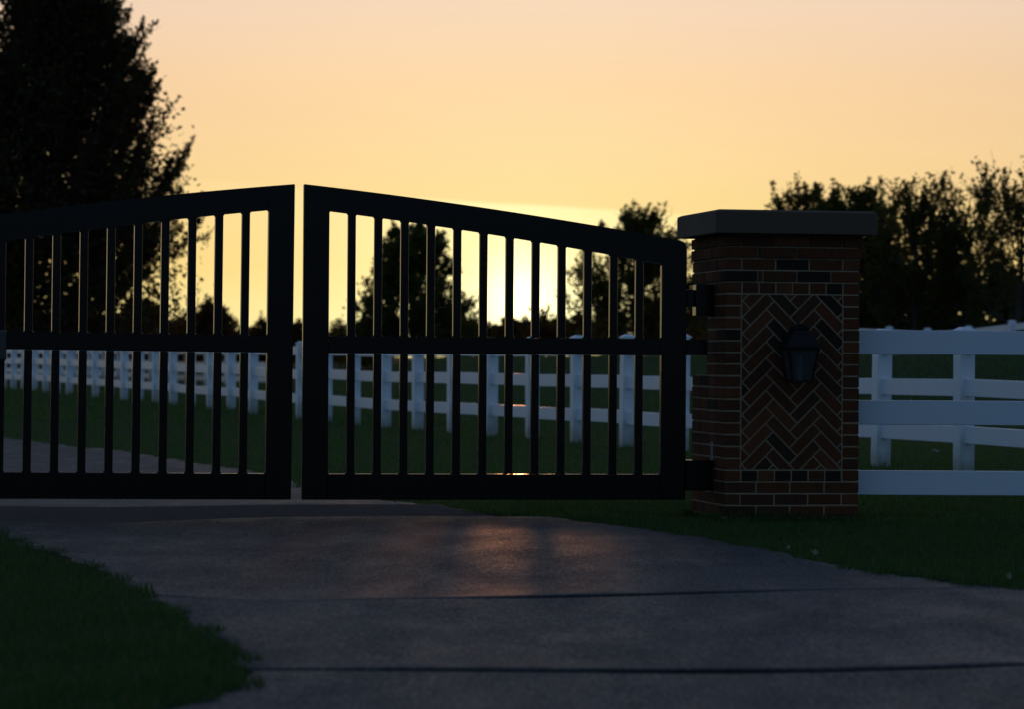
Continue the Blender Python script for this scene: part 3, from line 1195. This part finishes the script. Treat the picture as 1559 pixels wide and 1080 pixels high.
# grove at the right
make_tree('broadleaf_tree', 'round headed tree directly behind the right end of the pillar cap', gpos(1222, 84), 4.4,
          [(0, .9), (.3, 1.1), (.6, 1.05), (.85, .9), (1, .45)], .1, M_LEAF_C, 51,
          n_limb=30, subs=7, twigs=5, per=13, leaf=.085, up=.55, trunk_r=.12, fill=1200, twig_len=.36, gaps=.1, spire=2)
make_tree('broadleaf_tree', 'dense tree just right of the pillar cap', gpos(1298, 82), 4.2,
          [(0, 1.3), (.3, 1.5), (.6, 1.3), (.85, .95), (1, .4)], .1, M_LEAF_B, 52,
          n_limb=40, subs=7, twigs=6, per=13, leaf=.085, up=.7, trunk_r=.12, fill=2200, twig_len=.38, gaps=.1, spire=2)
make_tree('broadleaf_tree', 'feathery upright tree above the middle of the white boards', gpos(1395, 80), 3.95,
          [(0, 1.3), (.3, 1.5), (.6, 1.3), (.85, 1.0), (1, .5)], .1, M_LEAF_C, 53,
          n_limb=24, subs=6, twigs=5, per=12, leaf=.085, up=1.0, trunk_r=.12, fill=500, twig_len=.46, gaps=.2, spire=4)
make_tree('broadleaf_tree', 'upright feathery tree second from the right edge', gpos(1474, 80), 4.1,
          [(0, 1.2), (.3, 1.35), (.6, 1.2), (.85, .9), (1, .4)], .1, M_LEAF_B, 54,
          n_limb=19, subs=6, twigs=5, per=11, leaf=.085, up=1.0, trunk_r=.12, fill=500, twig_len=.50, gaps=.6, spire=4)
make_tree('broadleaf_tree', 'tallest feathery tree of the right grove, at the right edge', gpos(1552, 78), 4.4,
          [(0, 1.2), (.3, 1.35), (.6, 1.25), (.85, .9), (1, .4)], .1, M_LEAF_C, 55,
          n_limb=19, subs=6, twigs=5, per=11, leaf=.085, up=1.0, trunk_r=.12, fill=400, twig_len=.50, gaps=.6, spire=4)
for k, (px, Y, H, lb) in enumerate(((1265, 92, 2.6, 'low dark shrub filling the foot of the grove beside the pillar'),
                                    (1360, 90, 2.5, 'low dark shrub under the dense grove tree'),
                                    (1445, 88, 2.3, 'low dark shrub under the feathery upright tree'),
                                    (1530, 86, 2.2, 'low dark shrub under the tallest grove tree'))):
    make_tree('shrub', lb, gpos(px, Y), H, [(0, 1.2), (.4, 1.15), (.8, .7), (1, .2)], .05, M_LEAF_B, 60 + k,
              n_limb=18, subs=6, twigs=5, per=12, leaf=.095, up=.5, trunk_r=.05, fill=2000, twig_len=.3)
make_tree('broadleaf_tree', 'rounder tree filling the gap behind the dense tree by the pillar cap', gpos(1348, 90), 4.35,
          [(0, 1.4), (.3, 1.7), (.6, 1.5), (.85, 1.0), (1, .4)], .1, M_LEAF_C, 56,
          n_limb=20, subs=6, twigs=5, per=12, leaf=.085, up=.8, trunk_r=.11, fill=600, twig_len=.38, gaps=.2, spire=2)
make_tree('broadleaf_tree', 'leafy tree filling the gap between the two upright feathery trees', gpos(1442, 92), 3.4,
          [(0, 1.4), (.3, 1.6), (.6, 1.4), (.85, 1.0), (1, .4)], .1, M_LEAF_B, 57,
          n_limb=14, subs=6, twigs=5, per=11, leaf=.085, up=.9, trunk_r=.11, fill=200, twig_len=.42, gaps=.4, spire=3)
# dark growth behind the fence at the left
for k, (px, Y, H, lb) in enumerate(((30, 150, 4.0, 'dark shrub under the far left tree, behind the fence'),
                                    (120, 155, 3.9, 'dark shrub in front of the tallest tree trunk'),
                                    (215, 160, 3.7, 'dark shrub at the right foot of the tallest tree'))):
    make_tree('shrub', lb, gpos(px, Y), H, [(0, 1.5), (.4, 1.5), (.8, .9), (1, .2)], .03, M_LEAF_A, 70 + k,
              n_limb=20, subs=6, twigs=5, per=11, leaf=.14, up=.4, trunk_r=.06, fill=3500, twig_len=.4)

# far tree line: a few shapes, copied
protos = []
for k in range(4):
    protos.append(make_tree('far_tree', 'x', (0, 0, 0), 5.0 + .5 * k, [(0, 2.2), (.3, 2.6), (.65, 1.9), (.9, 1.1), (1, .3)], .05, M_LEAF_D, 80 + k,
                            n_limb=20, subs=5, twigs=4, per=9, leaf=.34, up=.35, trunk_r=.12, fill=1500, twig_len=.7))
FAR = [(262, 270, 3.6), (292, 255, 4.4), (322, 250, 5.1), (345, 262, 3.6), (372, 285, 3.3), (398, 280, 4.0), (425, 290, 3.8), (455, 280, 3.9),
       (484, 295, 3.4), (512, 300, 3.6), (545, 290, 3.2), (600, 300, 3.6), (660, 300, 3.9), (716, 290, 3.6), (745, 300, 3.3), (775, 285, 3.7), (800, 300, 3.5),
       (825, 290, 3.6), (850, 300, 3.9), (882, 290, 4.0), (930, 280, 4.2), (1000, 290, 4.4), (1060, 280, 4.2), (230, 265, 4.0), (190, 270, 4.2),
       (140, 275, 4.4), (90, 270, 4.2), (40, 275, 4.4), (-20, 270, 4.4), (1130, 290, 4.2), (1320, 280, 4.2), (1440, 285, 4.4), (1560, 280, 4.4)]
used = set()
for i, (px, Y, H) in enumerate(FAR):
    pr = protos[i % 4]
    if i % 4 in used:
        t_ = pr.copy()
        COL.objects.link(t_)
        for ch in list(pr.children):
            c_ = ch.copy()
            COL.objects.link(c_)
            c_.parent = t_
    else:
        used.add(i % 4)
        t_ = pr
    g = gpos(px, Y)
    t_.location = (g[0], g[1], g[2] - .1)
    s = H / (5.0 + .5 * (i % 4))
    t_.scale = (s * 1.15, s * 1.15, s)
    t_.rotation_euler = (0, 0, i * 1.7)
    tag(t_, 'small dark tree in the distant tree line along the horizon', 'tree', 'distant tree line')

# ------------------------------------------------------------------ grass blades
def blades(name, label, n, sampler, hgt, wid, seed, mat=M_GRASS):
    r = np.random.default_rng(seed)
    x, y = sampler(r, n)
    n = len(x)
    z = tz(x, y) - .004
    clump = .5 + .5 * np.sin(x * 2.7 + np.sin(y * 1.9) * 2) * np.sin(y * 3.1 + np.sin(x * 2.2) * 2)
    h = hgt * r.uniform(.45, 1.25, n) * (.7 + .5 * clump)
    az = r.uniform(0, 2 * np.pi, n)
    wv = np.stack([np.cos(az), np.sin(az), np.zeros(n)], 1) * (wid * r.uniform(.7, 1.3, n))[:, None]
    la = r.uniform(0, 2 * np.pi, n)
    lean = np.stack([np.cos(la), np.sin(la), np.zeros(n)], 1) * (h * np.abs(r.normal(.35, .3, n)))[:, None]
    B = np.stack([x, y, z], 1)
    Mid = B + lean * .35 + np.array([0, 0, 1.]) * (h * .58)[:, None]
    T = B + lean + np.array([0, 0, 1.]) * h[:, None] * .95
    V = np.stack([B - wv, B + wv, Mid + wv * .75, Mid - wv * .75, T], 1).reshape(-1, 3)
    k = np.arange(n)[:, None] * 5
    F = np.concatenate([k + np.array([[0, 1, 2]]), k + np.array([[0, 2, 3]]), k + np.array([[3, 2, 4]])], 0)
    o = obj(name, mesh_np(name, V, F), mat)
    tag(o, label, kind='stuff')
    return o


def region(y0, y1, side, dens_pow=1.6, pad=1.6):
    """points on the lawn in the field of view, denser near the camera"""
    def f(r, n):
        u = r.uniform(0, 1, n * 4)
        k = 1 - dens_pow
        y = (y0 ** k + (y1 ** k - y0 ** k) * u) ** (1 / k)
        hw = .157 * y + pad
        x = r.uniform(-1, 1, n * 4) * hw
        w_ = hw / (.157 * y1 + pad)
        ok = r.uniform(0, 1, n * 4) < w_ * 1.0
        edge = .035 * np.sin(y * 7.1) + .03 * np.sin(y * 17.3 + 1)
        ok &= ~((x > xl(y) + .02 + edge) & (x < xr(y) - .02 - edge))
        pl = (x - P0.x) * math.cos(A_P) + (y - P0.y) * math.sin(A_P)
        pd = -(x - P0.x) * math.sin(A_P) + (y - P0.y) * math.cos(A_P)
        ok &= ~((pl > 0) & (pl < PW) & (pd > 0) & (pd < DEP))
        if side:
            ok &= (x * side > 0)
        return x[ok][:n], y[ok][:n]
    return f


blades('lawn_grass', 'dark grass at the lower left beside the driveway', 130000, region(6.3, 19.5, -1), .042, .0024, 1)
blades('lawn_grass', 'grass verge in front of the brick pillar', 115000, region(12.5, 24, 1), .042, .0026, 2)
blades('lawn_grass', 'lawn behind the gate up to the white fence', 140000, region(19, 44, 0, 2.2), .045, .0040, 3, M_GRASS_BACKLIT)
blades('lawn_grass', 'lawn beyond the white fence', 60000, region(44, 110, 0, 2.0, 3), .09, .012, 4, M_GRASS_BACKLIT)


# taller tufts round the pillar and the fence posts
def tufts(r, n):
    X, Y = [], []
    for i in range(-7, 20):
        X.append(r.normal(1.18 - .4732 * i, .10, n // 60))
        Y.append(r.normal(33.4 + 1.572 * i, .10, n // 60))
    per = r.uniform(0, 4, n // 2)
    sd, fr = per.astype(int), (per % 1) * PW
    lx = np.choose(sd, [fr, fr * 0 - .03, fr, fr * 0 + PW + .03])
    ly = np.choose(sd, [fr * 0 - .03, fr, fr * 0 + DEP + .03, fr])
    lx = lx + r.normal(0, .015, len(lx)) * (sd % 2)
    X.append(P0.x + lx * math.cos(A_P) - ly * math.sin(A_P))
    Y.append(P0.y + lx * math.sin(A_P) + ly * math.cos(A_P))
    return np.concatenate(X), np.concatenate(Y)


blades('lawn_grass', 'longer grass tufts at the foot of the pillar and fence posts', 5000, tufts, .075, .0030, 5)

# ------------------------------------------------------------------ dry leaves on the grass edge
for k, (px, py, Y, s, lb) in enumerate(((1423, 690, 30.0, .04, 'pale crumpled leaf on the lawn behind the wing fence boards'),
                                        (1198, 842, 15.6, .016, 'pale dry leaf at the driveway edge below the pillar'),
                                        (1241, 850, 15.2, .02, 'larger pale dry leaf at the right driveway edge'),
                                        (1538, 897, 13.3, .014, 'pale dry leaf at the driveway edge by the right frame side'))):
    p_ = at(px, py, Y)
    g = float(tz(p_.x, Y))
    V = [(-s, 0, .012), (-s * .3, -s * .45, .025), (s * .5, -s * .35, .012), (s, 0, .035), (s * .45, s * .4, .02), (-s * .35, s * .42, .03), (0, 0, .006)]
    F = [(6, i, (i + 1) % 6) for i in range(6)]
    me = mesh('fallen_leaf', V, F)
    o = obj('fallen_leaf', me, M_DRYLEAF)
    so_ = o.modifiers.new('thickness', 'SOLIDIFY')
    so_.thickness = .002
    o.location = (p_.x, Y, g + .028)
    o.rotation_euler = (.3, .2, k * 1.3)
    tag(o, lb, 'leaf', 'pale dry leaves')
